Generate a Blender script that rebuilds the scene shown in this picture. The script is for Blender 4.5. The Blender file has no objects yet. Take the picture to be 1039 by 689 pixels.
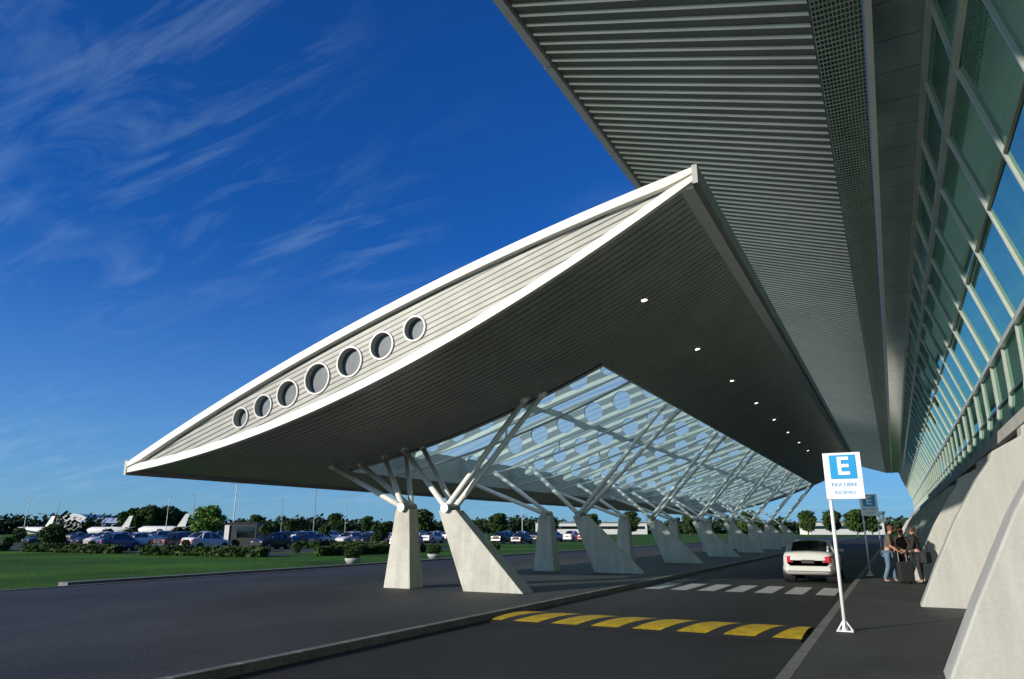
import bpy, bmesh, math, random
from mathutils import Vector, Matrix
random.seed(7)
S = bpy.context.scene
COL = S.collection
CAMH = 1.74

# ------------------------------------------------------------------ helpers
class MB:
    def __init__(s): s.v=[]; s.f=[]; s.m=[]
    def add(s, vs, fs, mi=0):
        o=len(s.v); s.v.extend([tuple(p) for p in vs])
        for f in fs: s.f.append(tuple(i+o for i in f)); s.m.append(mi)
    def quad(s,a,b,c,d,mi=0): s.add([a,b,c,d],[(0,1,2,3)],mi)
    def box(s,x0,x1,y0,y1,z0,z1,mi=0):
        s.hexa([(x0,y0,z0),(x1,y0,z0),(x1,y1,z0),(x0,y1,z0),(x0,y0,z1),(x1,y0,z1),(x1,y1,z1),(x0,y1,z1)],mi)
    def hexa(s,p,mi=0):
        s.add(p,[(0,3,2,1),(4,5,6,7),(0,1,5,4),(1,2,6,5),(2,3,7,6),(3,0,4,7)],mi)
    def tube(s,a,b,r0,r1=None,n=10,mi=0,cap=True):
        a=Vector(a);b=Vector(b); r1=r0 if r1 is None else r1
        d=(b-a).normalized(); up=Vector((0,0,1)) if abs(d.z)<.95 else Vector((1,0,0))
        u=d.cross(up).normalized(); w=d.cross(u)
        vs=[]
        for c,r in((a,r0),(b,r1)):
            for i in range(n):
                t=2*math.pi*i/n; vs.append(c+u*math.cos(t)*r+w*math.sin(t)*r)
        fs=[(i,(i+1)%n,n+(i+1)%n,n+i) for i in range(n)]
        if cap: fs+= [tuple(range(n-1,-1,-1)),tuple(range(n,2*n))]
        s.add(vs,fs,mi)
    def sphere(s,c,r,mi=0,n=10,k=7,sc=(1,1,1)):
        vs=[];fs=[]
        for j in range(k+1):
            p=math.pi*j/k
            for i in range(n):
                t=2*math.pi*i/n
                vs.append((c[0]+r*sc[0]*math.sin(p)*math.cos(t),c[1]+r*sc[1]*math.sin(p)*math.sin(t),c[2]+r*sc[2]*math.cos(p)))
        for j in range(k):
            for i in range(n):
                fs.append((j*n+i,(j+1)*n+i,(j+1)*n+(i+1)%n,j*n+(i+1)%n))
        s.add(vs,fs,mi)
    def mesh(s,me,mi=0,M=None):
        M=M or Matrix()
        s.add([M@v.co for v in me.vertices],[tuple(p.vertices) for p in me.polygons],mi)
    def merge(s,o,mo=0):
        k=len(s.v); s.v+=o.v
        for f,m in zip(o.f,o.m): s.f.append(tuple(i+k for i in f)); s.m.append(m+mo)
    def build(s,name,mats,parent=None,smooth=False,bevel=0,fixn=False):
        me=bpy.data.meshes.new(name); me.from_pydata(s.v,[],s.f)
        if not isinstance(mats,(list,tuple)): mats=[mats]
        for m in mats: me.materials.append(m)
        for p,m in zip(me.polygons,s.m): p.material_index=m; p.use_smooth=smooth
        if bevel or fixn:
            bm=bmesh.new(); bm.from_mesh(me)
            bmesh.ops.remove_doubles(bm,verts=bm.verts,dist=1e-5)
            bmesh.ops.recalc_face_normals(bm,faces=bm.faces)
            if bevel: bmesh.ops.bevel(bm,geom=list(bm.edges),offset=bevel,segments=2,affect='EDGES',profile=.6)
            bm.to_mesh(me); bm.free()
        me.update()
        return link(name,me,parent)
def link(name,me,parent=None):
    o=bpy.data.objects.new(name,me); COL.objects.link(o)
    if parent: attach(o,parent)
    return o
def attach(o,parent):
    o.parent=parent; o.matrix_parent_inverse=Matrix.Translation(-Vector(parent.location))
def empty(name,loc=(0,0,0),label=None,cat=None,group=None):
    o=bpy.data.objects.new(name,None); COL.objects.link(o); o.location=loc; o.empty_display_size=.3
    tag(o,label,cat,group); return o
def tag(o,label=None,cat=None,group=None,kind=None):
    if label:o["label"]=label
    if cat:o["category"]=cat
    if group:o["group"]=group
    if kind:o["kind"]=kind
    return o
def copy_tree(src,loc,rotz=0):
    n=src.copy(); COL.objects.link(n); n.location=loc; n.rotation_euler=(0,0,rotz)
    def rec(a,b):
        for c in list(a.children):
            k=c.copy(); COL.objects.link(k); k.parent=b; rec(c,k)
    rec(src,n); return n

# ------------------------------------------------------------------ materials
def nodes(name):
    m=bpy.data.materials.new(name); m.use_nodes=True
    nt=m.node_tree; b=nt.nodes['Principled BSDF']; return m,nt,b
def mat(name,c,rough=.6,metal=0,var=.15,scale=3.0,bump=.0,bscale=40,fine=0,coord='Object',stretch=(1,1,1),spec=.5,coat=0,streak=0,crack=0):
    m,nt,b=nodes(name); N=nt.nodes;L=nt.links
    tc=N.new('ShaderNodeTexCoord'); mp=N.new('ShaderNodeMapping'); mp.inputs['Scale'].default_value=stretch
    L.new(tc.outputs[coord],mp.inputs[0])
    n=N.new('ShaderNodeTexNoise'); n.inputs['Scale'].default_value=scale; n.inputs['Detail'].default_value=8; n.inputs['Roughness'].default_value=.65
    L.new(mp.outputs[0],n.inputs['Vector'])
    r=N.new('ShaderNodeValToRGB'); e=r.color_ramp.elements
    e[0].position=.3;e[1].position=.7
    e[0].color=tuple(x*(1-var) for x in c)+(1,); e[1].color=tuple(min(1,x*(1+var)) for x in c)+(1,)
    L.new(n.outputs['Fac'],r.inputs[0]); out=r.outputs[0]
    def mul(out,fac,lo,hi,a=.3,bb=.7):
        mr=N.new('ShaderNodeMapRange'); mr.inputs[1].default_value=a;mr.inputs[2].default_value=bb;mr.inputs[3].default_value=lo;mr.inputs[4].default_value=hi
        L.new(fac,mr.inputs[0])
        mx=N.new('ShaderNodeVectorMath'); mx.operation='SCALE'; L.new(out,mx.inputs[0]); L.new(mr.outputs[0],mx.inputs['Scale']); return mx.outputs[0]
    if fine:
        n2=N.new('ShaderNodeTexNoise'); n2.inputs['Scale'].default_value=bscale; n2.inputs['Detail'].default_value=3
        L.new(tc.outputs[coord],n2.inputs['Vector']); out=mul(out,n2.outputs['Fac'],1-fine,1+fine)
    if streak:
        m3=N.new('ShaderNodeMapping'); m3.inputs['Scale'].default_value=(5,5,.35); L.new(tc.outputs[coord],m3.inputs[0])
        n3=N.new('ShaderNodeTexNoise'); n3.inputs['Scale'].default_value=1; n3.inputs['Detail'].default_value=5; L.new(m3.outputs[0],n3.inputs['Vector']); out=mul(out,n3.outputs['Fac'],1-streak,1.03,.4,.6)
    if crack:
        v=N.new('ShaderNodeTexVoronoi'); v.inputs['Scale'].default_value=1.1; L.new(tc.outputs[coord],v.inputs['Vector'])
        out=mul(out,v.outputs['Distance'],1-crack,1.0,.0,.12)
    L.new(out,b.inputs['Base Color'])
    b.inputs['Roughness'].default_value=rough; b.inputs['Metallic'].default_value=metal
    b.inputs['Specular IOR Level'].default_value=spec; b.inputs['Coat Weight'].default_value=coat
    if bump:
        nb=N.new('ShaderNodeTexNoise'); nb.inputs['Scale'].default_value=bscale; nb.inputs['Detail'].default_value=4
        L.new(tc.outputs[coord],nb.inputs['Vector'])
        bp=N.new('ShaderNodeBump'); bp.inputs['Strength'].default_value=bump; bp.inputs['Distance'].default_value=.02
        L.new(nb.outputs['Fac'],bp.inputs['Height']); L.new(bp.outputs[0],b.inputs['Normal'])
    return m
M_asph=mat('asphalt',(.026,.026,.025),.7,var=.5,scale=.35,bump=.5,bscale=60,fine=.45,spec=.35,stretch=(1,.25,1),crack=.3)
M_plat=mat('platform_asphalt',(.052,.053,.05),.72,var=.42,scale=.3,bump=.5,bscale=45,fine=.45,spec=.35,stretch=(1,.35,1),crack=.35)
M_walk=mat('pavement_concrete',(.062,.062,.06),.7,var=.25,scale=.8,bump=.4,bscale=60,fine=.4,spec=.35,crack=.3)
M_kerb=mat('kerb_concrete',(.16,.16,.15),.8,var=.3,scale=2,bump=.3,bscale=30,fine=.2)
M_grass=mat('grass',(.055,.135,.01),.9,var=.65,scale=.13,bump=.8,bscale=8,fine=.6,spec=.1)
M_park=mat('car_park_asphalt',(.04,.04,.04),.85,var=.3,scale=.2,fine=.2)
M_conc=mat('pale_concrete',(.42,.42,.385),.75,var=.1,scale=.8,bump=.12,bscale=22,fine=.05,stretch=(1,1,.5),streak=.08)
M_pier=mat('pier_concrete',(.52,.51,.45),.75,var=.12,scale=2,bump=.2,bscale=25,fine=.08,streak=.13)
M_recess_shade=mat('shade_toned_concrete',(.1,.105,.1),.8,var=.15,scale=1,streak=.1)  # concrete darkened in its base colour for the shade between the buttresses
M_white=mat('white_paint',(.78,.77,.72),.45,var=.06,scale=2)
M_rim0=mat('porthole_rim',(.5,.5,.47),.4,var=.05,scale=2)
M_tube=mat('white_steel_tube',(.82,.81,.76),.35,var=.05,scale=2)
M_frost=mat('skylight_frame_steel',(.5,.54,.53),.35,var=.06,scale=2)
M_slat=mat('soffit_slat',(.44,.435,.39),.38,var=.14,scale=.6,metal=.3)
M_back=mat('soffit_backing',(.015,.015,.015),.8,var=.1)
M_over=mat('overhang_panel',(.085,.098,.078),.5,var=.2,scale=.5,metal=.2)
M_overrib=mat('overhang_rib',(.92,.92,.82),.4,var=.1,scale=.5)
M_grey=mat('grey_metal',(.36,.36,.34),.4,metal=.4,var=.1,scale=1)
M_frame=mat('window_frame_metal',(.12,.14,.13),.35,metal=.5,var=.1,scale=1)
M_meshst=mat('strip_mesh_metal',(.5,.56,.48),.4,metal=.3,var=.15,scale=1)
M_rail=mat('window_rail_metal',(.6,.62,.57),.3,metal=.3,var=.1,scale=1)
M_panel=mat('soffit_panel_metal',(.55,.62,.57),.15,metal=.8,var=.15,scale=.7)
M_dark=mat('dark_plastic',(.02,.02,.022),.5,var=.1)
M_rubber=mat('tyre_rubber',(.018,.018,.018),.8,var=.2)
M_yellow=mat('yellow_road_paint',(.55,.37,.008),.7,var=.3,scale=5,fine=.45,bscale=30,bump=.3)
M_black=mat('black_road_paint',(.018,.018,.018),.7,var=.2,scale=6)
M_wpaint=mat('white_road_paint',(.42,.42,.41),.7,var=.3,scale=5,fine=.4,bscale=30)
M_blue=mat('sign_blue',(.005,.3,.66),.4,var=.03)
M_signw=mat('sign_white',(.84,.84,.84),.4,var=.03)
M_leaf=mat('leaf_green',(.05,.09,.022),.7,var=.5,scale=1.2,spec=.2)
M_leafl=mat('willow_leaf',(.12,.22,.04),.7,var=.4,scale=1.5,spec=.2)
M_leafd=mat('dark_leaf',(.03,.05,.02),.8,var=.5,scale=.08,spec=.1)
M_bark=mat('bark',(.1,.075,.05),.9,var=.3,scale=6)
M_paleb=mat('pale_blue_cladding',(.5,.6,.7),.5,var=.05)
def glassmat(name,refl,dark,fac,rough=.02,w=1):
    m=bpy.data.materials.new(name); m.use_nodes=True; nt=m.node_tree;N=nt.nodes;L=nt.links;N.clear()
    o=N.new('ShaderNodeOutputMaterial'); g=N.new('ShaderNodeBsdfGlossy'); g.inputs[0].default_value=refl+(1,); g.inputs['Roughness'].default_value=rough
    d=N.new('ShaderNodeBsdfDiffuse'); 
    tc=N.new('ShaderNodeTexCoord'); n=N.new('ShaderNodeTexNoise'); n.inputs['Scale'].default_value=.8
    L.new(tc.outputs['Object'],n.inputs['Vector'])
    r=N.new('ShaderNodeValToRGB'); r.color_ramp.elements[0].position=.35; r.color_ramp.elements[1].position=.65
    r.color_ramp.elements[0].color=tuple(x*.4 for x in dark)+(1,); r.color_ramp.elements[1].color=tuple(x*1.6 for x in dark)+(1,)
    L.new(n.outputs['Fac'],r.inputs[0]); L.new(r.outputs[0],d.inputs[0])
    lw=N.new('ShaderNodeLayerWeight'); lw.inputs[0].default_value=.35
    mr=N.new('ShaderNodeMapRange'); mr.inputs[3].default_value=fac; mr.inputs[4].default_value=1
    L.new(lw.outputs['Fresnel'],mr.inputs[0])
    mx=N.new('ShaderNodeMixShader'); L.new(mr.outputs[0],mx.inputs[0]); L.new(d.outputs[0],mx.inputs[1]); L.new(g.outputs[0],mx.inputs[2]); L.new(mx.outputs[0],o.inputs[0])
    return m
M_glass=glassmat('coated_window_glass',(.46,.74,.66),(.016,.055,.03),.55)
M_stripg=glassmat('strip_glass',(.4,.5,.45),(.24,.33,.26),.2,.2)
M_carglass=glassmat('car_glass',(.5,.55,.55),(.01,.012,.012),.12)
M_port=mat('porthole_glass',(.1,.13,.15),.5,var=.4,scale=1.5,spec=.3)
def skylight():
    m=bpy.data.materials.new('skylight_louvre_glass'); m.use_nodes=True; nt=m.node_tree;N=nt.nodes;L=nt.links;N.clear()
    o=N.new('ShaderNodeOutputMaterial'); t=N.new('ShaderNodeBsdfTransparent'); t.inputs[0].default_value=(.7,.92,.95,1)
    tl=N.new('ShaderNodeBsdfTranslucent'); tl.inputs[0].default_value=(.55,.78,.8,1)
    df=N.new('ShaderNodeBsdfDiffuse'); df.inputs[0].default_value=(.45,.6,.6,1)
    a=N.new('ShaderNodeMixShader'); a.inputs[0].default_value=.25; L.new(tl.outputs[0],a.inputs[1]); L.new(df.outputs[0],a.inputs[2])
    tc=N.new('ShaderNodeTexCoord'); sx=N.new('ShaderNodeSeparateXYZ'); L.new(tc.outputs['Object'],sx.inputs[0])
    md=N.new('ShaderNodeMath'); md.operation='MULTIPLY'; md.inputs[1].default_value=1/.83333; L.new(sx.outputs['Y'],md.inputs[0])
    fr=N.new('ShaderNodeMath'); fr.operation='FRACT'; L.new(md.outputs[0],fr.inputs[0])
    gt=N.new('ShaderNodeMapRange'); gt.inputs[1].default_value=.35;gt.inputs[2].default_value=.4;gt.inputs[3].default_value=.5;gt.inputs[4].default_value=.88
    L.new(fr.outputs[0],gt.inputs[0])
    b=N.new('ShaderNodeMixShader'); L.new(gt.outputs[0],b.inputs[0]); L.new(t.outputs[0],b.inputs[1]); L.new(a.outputs[0],b.inputs[2]); L.new(b.outputs[0],o.inputs[0])
    return m
M_sky=skylight()
def stripes(name,c,dark,axis,pitch,line,rough=.45):
    m,nt,b=nodes(name);N=nt.nodes;L=nt.links
    tc=N.new('ShaderNodeTexCoord'); dp=N.new('ShaderNodeVectorMath'); dp.operation='DOT_PRODUCT'; dp.inputs[1].default_value=axis
    L.new(tc.outputs['Object'],dp.inputs[0])
    md=N.new('ShaderNodeMath'); md.operation='MULTIPLY'; md.inputs[1].default_value=1/pitch; L.new(dp.outputs['Value'],md.inputs[0])
    fr=N.new('ShaderNodeMath'); fr.operation='FRACT'; L.new(md.outputs[0],fr.inputs[0])
    r=N.new('ShaderNodeValToRGB'); e=r.color_ramp.elements; e[0].position=line;e[0].color=dark+(1,); e[1].position=line+.12; e[1].color=c+(1,)
    L.new(fr.outputs[0],r.inputs[0])
    n=N.new('ShaderNodeTexNoise'); n.inputs['Scale'].default_value=1.5; n.inputs['Detail'].default_value=6; L.new(tc.outputs['Object'],n.inputs['Vector'])
    mr=N.new('ShaderNodeMapRange'); mr.inputs[1].default_value=.3;mr.inputs[2].default_value=.7;mr.inputs[3].default_value=.78;mr.inputs[4].default_value=1.05; L.new(n.outputs['Fac'],mr.inputs[0])
    sc=N.new('ShaderNodeVectorMath'); sc.operation='SCALE'; L.new(r.outputs[0],sc.inputs[0]); L.new(mr.outputs[0],sc.inputs['Scale'])
    L.new(sc.outputs[0],b.inputs['Base Color']); b.inputs['Roughness'].default_value=rough
    bp=N.new('ShaderNodeBump'); bp.inputs['Strength'].default_value=.6; bp.inputs['Distance'].default_value=.03
    L.new(fr.outputs[0],bp.inputs['Height']); L.new(bp.outputs[0],b.inputs['Normal'])
    return m
M_fascia=stripes('fascia_cladding',(.44,.44,.4),(.06,.06,.055),(-.314,0,1),.15,.2)
def emis(name,c,s):
    m,nt,b=nodes(name); b.inputs['Emission Color'].default_value=c+(1,); b.inputs['Emission Strength'].default_value=s; b.inputs['Base Color'].default_value=c+(1,); return m
M_lamp=emis('lit_lamp',(1,.95,.85),6)

# ------------------------------------------------------------------ world / sun
AZ=math.radians(33); EL=math.radians(15)
tosun=Vector((-math.sin(AZ)*math.cos(EL),-math.cos(AZ)*math.cos(EL),math.sin(EL)))
w=bpy.data.worlds.new("World"); S.world=w; w.use_nodes=True
nt=w.node_tree;N=nt.nodes;L=nt.links; bg=N['Background']
sk=N.new('ShaderNodeTexSky'); sk.sky_type='NISHITA'; sk.sun_disc=False; sk.sun_elevation=EL; sk.sun_rotation=math.atan2(tosun.x,tosun.y)%(2*math.pi)
sk.air_density=1.0; sk.dust_density=.3; sk.ozone_density=4.0
tint=N.new('ShaderNodeVectorMath'); tint.operation='MULTIPLY'; tint.inputs[1].default_value=(.15,.68,1.45); L.new(sk.outputs[0],tint.inputs[0])
tc=N.new('ShaderNodeTexCoord'); sx=N.new('ShaderNodeSeparateXYZ'); L.new(tc.outputs['Generated'],sx.inputs[0])
def mth(op,a,b=None,v=None):
    n=N.new('ShaderNodeMath'); n.operation=op
    L.new(a,n.inputs[0])
    if b is not None: L.new(b,n.inputs[1])
    if v is not None: n.inputs[1].default_value=v
    return n.outputs[0]
zz=mth('MAXIMUM',sx.outputs['Z'],v=0.0); zz=mth('ADD',zz,v=.18)
cx=mth('DIVIDE',sx.outputs['X'],zz); cy=mth('DIVIDE',sx.outputs['Y'],zz)
cb=N.new('ShaderNodeCombineXYZ'); L.new(cx,cb.inputs[0]); L.new(cy,cb.inputs[1])
def cloud(rot,scl,loc,ns,lo,hi,mlo,mhi,amp,mloc):
    mp=N.new('ShaderNodeMapping'); mp.inputs['Rotation'].default_value=(0,0,math.radians(rot)); mp.inputs['Scale'].default_value=scl; mp.inputs['Location'].default_value=loc
    L.new(cb.outputs[0],mp.inputs[0])
    n1=N.new('ShaderNodeTexNoise'); n1.inputs['Scale'].default_value=ns; n1.inputs['Detail'].default_value=13; n1.inputs['Roughness'].default_value=.62; n1.inputs['Distortion'].default_value=1.6
    L.new(mp.outputs[0],n1.inputs['Vector'])
    m2=N.new('ShaderNodeMapping'); m2.inputs['Location'].default_value=mloc; L.new(cb.outputs[0],m2.inputs[0])
    n2=N.new('ShaderNodeTexNoise'); n2.inputs['Scale'].default_value=.8; n2.inputs['Detail'].default_value=2; L.new(m2.outputs[0],n2.inputs['Vector'])
    r1=N.new('ShaderNodeMapRange'); r1.inputs[1].default_value=lo;r1.inputs[2].default_value=hi; L.new(n1.outputs['Fac'],r1.inputs[0])
    r2=N.new('ShaderNodeMapRange'); r2.inputs[1].default_value=mlo;r2.inputs[2].default_value=mhi; L.new(n2.outputs['Fac'],r2.inputs[0])
    return mth('MULTIPLY',mth('MULTIPLY',r1.outputs[0],r2.outputs[0]),v=amp)
c1=cloud(75,(.6,1.7,1),(3.1,1.7,0),1.4,.52,.95,.44,.64,.3,(0,0,0))
c2=cloud(35,(.7,2.6,1),(8.1,4.7,0),1.9,.49,.85,.42,.62,.36,(5.3,2.1,0))
cm=mth('ADD',c1,c2)
hz=mth('MAXIMUM',sx.outputs['Z'],v=0.0); hr=N.new('ShaderNodeMapRange'); hr.inputs[1].default_value=0; hr.inputs[2].default_value=.42; hr.inputs[3].default_value=1; hr.inputs[4].default_value=0; L.new(hz,hr.inputs[0])
hp=mth('POWER',hr.outputs[0],v=2.2); hp=mth('MULTIPLY',hp,v=.6)
mh=N.new('ShaderNodeMix'); mh.data_type='RGBA'; L.new(hp,mh.inputs['Factor']); L.new(tint.outputs[0],mh.inputs['A']); mh.inputs['B'].default_value=(3.0,5.2,7.2,1)
mx=N.new('ShaderNodeMix'); mx.data_type='RGBA'; L.new(cm,mx.inputs['Factor']); L.new(mh.outputs['Result'],mx.inputs['A']); mx.inputs['B'].default_value=(4.2,6.2,8.2,1)
L.new(mx.outputs['Result'],bg.inputs[0]); bg.inputs[1].default_value=.1
sun=bpy.data.lights.new('sun','SUN'); sun.energy=5; sun.angle=math.radians(.5); sun.color=(1,.92,.78)
so=bpy.data.objects.new('sun',sun); COL.objects.link(so); so.rotation_euler=tosun.to_track_quat('Z','Y').to_euler(); so.location=(-30,-40,30)
S.view_settings.view_transform='Standard'; S.view_settings.look='None'; S.view_settings.exposure=0

# ------------------------------------------------------------------ camera
th=math.atan(193.5/720); ps=math.atan(388.5/745.6)
cam=bpy.data.cameras.new('camera'); co=bpy.data.objects.new('camera',cam); COL.objects.link(co)
co.location=(0,0,CAMH); fw=Vector((-math.sin(ps)*math.cos(th),math.cos(ps)*math.cos(th),math.sin(th)))
co.rotation_euler=fw.to_track_quat('-Z','Y').to_euler()
cam.sensor_width=36; cam.lens=720/1039*36; cam.clip_end=6000; S.camera=co
def P(u,F):   # bearing given as tangent units from the view axis, at range F
    r=(u-519.5)/745.6*F
    return (.8868*r-.4621*F, .4621*r+.8868*F)

# ------------------------------------------------------------------ ground
b=MB(); b.quad((-2500,-1500,-.03),(2500,-1500,-.03),(2500,3000,-.03),(-2500,3000,-.03)); tag(b.build('ground',M_grass),kind='structure')
b=MB(); b.quad((-7.45,-40,0),(-1.4,-40,0),(-1.4,320,0),(-7.45,320,0)); tag(b.build('road',M_asph),kind='structure')
b=MB(); b.box(-22,-7.6,-40,190,-.02,.12); tag(b.build('platform',M_plat),kind='structure')
b=MB(); b.box(-1.25,6,-40,190,-.02,.12); tag(b.build('pavement',M_walk),kind='structure')
b=MB()
y=-40
while y<190:
    b.box(-7.6,-7.45,y,y+.98,-.02,.123); b.box(-1.4,-1.25,y,y+.98,-.02,.123); b.box(-22.2,-22,y,y+.98,-.02,.14); y+=1
tag(b.build('kerb',M_kerb),kind='structure')
b=MB(); b.quad((-24.2,-40,-.02),(-22.2,-40,-.02),(-22.2,160,-.02),(-24.2,160,-.02)); tag(b.build('path',M_asph),kind='structure')
b=MB(); b.box(-24.7,-24.2,15,120,-.03,.09); tag(b.build('kerb',M_kerb),kind='structure')
b=MB()
for a,c in((39,44),(48,56),(60,71),(84,92),(104,112)): b.quad((-160,a,-.02),(-40,a,-.02),(-40,c,-.02),(-160,c,-.02))
tag(b.build('car_park',M_park),kind='structure')
# speed hump
b=MB()
def hump(y): 
    s=(y-12.9)/2.1; return .004+.07*math.sin(math.pi*min(max(s,0),1))**.7
nseg=10
def slab(xa,xb,sk,mi,zo=0,ya=12.9,yb=15.0):
    for k in range(nseg):
        y0=ya+(yb-ya)*k/nseg;y1=ya+(yb-ya)*(k+1)/nseg
        s0=sk*(k/nseg);s1=sk*((k+1)/nseg)
        cl=lambda x:min(max(x,-7.3),-1.55)
        b.quad((cl(xa+s0),y0,hump(y0)+zo),(cl(xb+s0),y0,hump(y0)+zo),(cl(xb+s1),y1,hump(y1)+zo),(cl(xa+s1),y1,hump(y1)+zo),mi)
slab(-7.3,-1.55,0,1)
x=-7.6
while x<-1.6:
    slab(x,x+.52,.3,0,.004,13.1,14.8); x+=.8
tag(b.build('speed_hump',[M_yellow,M_black]),"low road hump with worn yellow and black slanted stripes","speed hump")
b=MB(); x=-7.1
for i in range(7):
    b.quad((x,22.4,.004),(x+.5,22.4,.004),(x+.5,25.2,.004),(x,25.2,.004)); x+=.82
tag(b.build('crosswalk_marking',M_wpaint),kind='structure')

# ------------------------------------------------------------------ canopy
X0,X1=-20.9,-3.0; Y0,Y1=14.5,92.0; OX0,OX1=-17.8,-7.7; OY0,OY1=21.2,89.0
def chord(x): return 9.24+.314*(x+3)
def bel(x):
    s=(-3-x)/17.9; return max(0,4*s*(1-s))
def under(x): return chord(x)-1.02*bel(x)-.1
def top(x): return chord(x)+.6*bel(x)+.12
can=empty('entrance_canopy',(-12,14.5,0),"long white wing-shaped roof canopy on raking piers","canopy")
def rng(a,b,n): return [a+(b-a)*i/n for i in range(n+1)]
b=MB()
def strip(xs,y0,y1,zf,mi):
    vs=[];fs=[]
    for x in xs: vs+= [(x,y0,zf(x)),(x,y1,zf(x))]
    for i in range(len(xs)-1): fs.append((2*i,2*i+2,2*i+3,2*i+1))
    b.add(vs,fs,mi)
def wall(xs,y,z0,z1,mi):
    vs=[];fs=[]
    for x in xs: vs+= [(x,y,z0(x)),(x,y,z1(x))]
    for i in range(len(xs)-1): fs.append((2*i,2*i+2,2*i+3,2*i+1))
    b.add(vs,fs,mi)
y=Y0+.02; pitch=.28
while y<Y1-.05:
    secs=[rng(X0,X1,28)] if (y+pitch<OY0 or y>OY1) else [rng(X0,OX0,8),rng(OX1,X1,8)]
    for xs in secs:
        strip(xs,y,y+pitch-.07,under,0)
        wall(xs,y,under,lambda x:under(x)+.06,0); wall(xs,y+pitch-.07,under,lambda x:under(x)+.06,0)
    y+=pitch
zb=lambda x:under(x)+.062
strip(rng(X0,X1,28),Y0,OY0,zb,1); strip(rng(X0,X1,28),OY1,Y1,zb,1)
strip(rng(X0,OX0,8),OY0,OY1,zb,1); strip(rng(OX1,X1,8),OY0,OY1,zb,1)
b.build('soffit',[M_slat,M_back],can)
b=MB()
strip(rng(X0,X1,28),Y0,OY0,top,0); strip(rng(X0,X1,28),OY1,Y1,top,0); strip(rng(X0,OX0,8),OY0,OY1,top,0); strip(rng(OX1,X1,8),OY0,OY1,top,0)
wall(rng(X0,X1,28),Y1,under,top,0)
b.build('roof',M_white,can,smooth=True)
b=MB(); strip(rng(OX0,OX1,14),OY0,OY1,top,0); b.build('skylight',M_sky,can,smooth=True)
b=MB()   # opening lining
for x in(OX0,OX1): b.quad((x,OY0,under(x)-.06),(x,OY1,under(x)-.06),(x,OY1,top(x)),(x,OY0,top(x)))
wall(rng(OX0,OX1,14),OY0,lambda x:under(x)-.03,top,0); wall(rng(OX0,OX1,14),OY1,lambda x:under(x)-.03,top,0)
b.build('opening_lining',M_frost,can)
for x in rng(OX0,OX1,2)[1:-1]:
    b=MB(); b.box(x-.09,x+.09,OY0+.02,OY1-.02,top(x)-.26,top(x)-.03); b.build('purlin',M_frost,can)
# plate w/ holes
def plate(outer,holes,thick):
    cu=bpy.data.curves.new('tmp','CURVE'); cu.dimensions='2D'; cu.fill_mode='BOTH'; cu.extrude=thick/2
    for pts in [outer]+holes:
        sp=cu.splines.new('POLY'); sp.points.add(len(pts)-1); sp.use_cyclic_u=True
        for i,p in enumerate(pts): sp.points[i].co=(p[0],p[1],0,1)
    o=bpy.data.objects.new('tmp',cu); COL.objects.link(o); bpy.context.view_layer.update()
    dg=bpy.context.evaluated_depsgraph_get(); me=bpy.data.meshes.new_from_object(o.evaluated_get(dg))
    bpy.data.objects.remove(o); bpy.data.curves.remove(cu)
    me.transform(Matrix(((1,0,0,0),(0,0,-1,0),(0,1,0,0),(0,0,0,1)))); me.materials.clear(); return me
def circ(cx,cz,r,n=32): return [(cx+r*math.cos(2*math.pi*i/n),cz+r*math.sin(2*math.pi*i/n)) for i in range(n)]
ports=[(-16.3,.27),(-15.45,.31),(-14.55,.36),(-13.5,.41),(-12.4,.39),(-11.35,.35),(-10.32,.31)]
xs=rng(X0,X1,60)
outer=[(x,under(x)) for x in xs]+[(x,top(x)) for x in reversed(xs)]
me=plate(outer,[circ(x,chord(x)-.2,r) for x,r in ports],.1); me.transform(Matrix.Translation((0,Y0-.05,0))); me.materials.append(M_fascia)
fas=link('fascia',me,can)
for x,r in ports:
    z=chord(x)-.2; b=MB(); n=32; prof=[(r-.005,.18),(r-.005,-.09),(r+.04,-.09),(r+.05,-.06),(r+.05,0.0)]
    vs=[];fs=[]
    for i in range(n):
        t=2*math.pi*i/n
        for rr,yy in prof: vs.append((x+rr*math.cos(t),Y0-.05+yy,z+rr*math.sin(t)))
    k=len(prof)
    for i in range(n):
        for j in range(k-1): fs.append((i*k+j,((i+1)%n)*k+j,((i+1)%n)*k+j+1,i*k+j+1))
    b.add(vs,fs); 
    po=b.build('porthole',M_rim0,can,smooth=False)
    b=MB(); b.add([(x+r*math.cos(2*math.pi*i/n),Y0+.05,z+r*math.sin(2*math.pi*i/n)) for i in range(n)],[tuple(range(n))]); 
    g=b.build('pane',M_port,can); g.parent=po; g.matrix_parent_inverse=Matrix()
def trim(zlo,zhi,y0,y1,name,m):
    b=MB()
    for i in range(60):
        a,c=xs[i],xs[i+1]
        b.hexa([(a,y0,zlo(a)),(c,y0,zlo(c)),(c,y1,zlo(c)),(a,y1,zlo(a)),(a,y0,zhi(a)),(c,y0,zhi(c)),(c,y1,zhi(c)),(a,y1,zhi(a))])
    b.build(name,m,can,fixn=True)
th_=lambda x:min(.17,(top(x)-under(x))*.42)
trim(lambda x:top(x)-th_(x),lambda x:top(x)+.05,Y0-.26,Y0-.1,'top_edge_trim',M_white)
trim(lambda x:under(x)-.05,lambda x:under(x)+th_(x),Y0-.24,Y0-.1,'bottom_edge_trim',M_white)
for x0,x1 in((X1,X1+.12),(X0-.12,X0)):
    b=MB(); xx=X1 if x0>=X1 else X0
    b.box(x0,x1,Y0-.26,Y1,under(xx)-.12,top(xx)+.1); b.build('side_edge_beam',M_grey,can)
b=MB(); b.box(X1-.34,X1-.02,Y0-.1,Y1,under(X1)-.16,under(X1)-.02); b.build('edge_gutter',M_tube,can)
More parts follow.
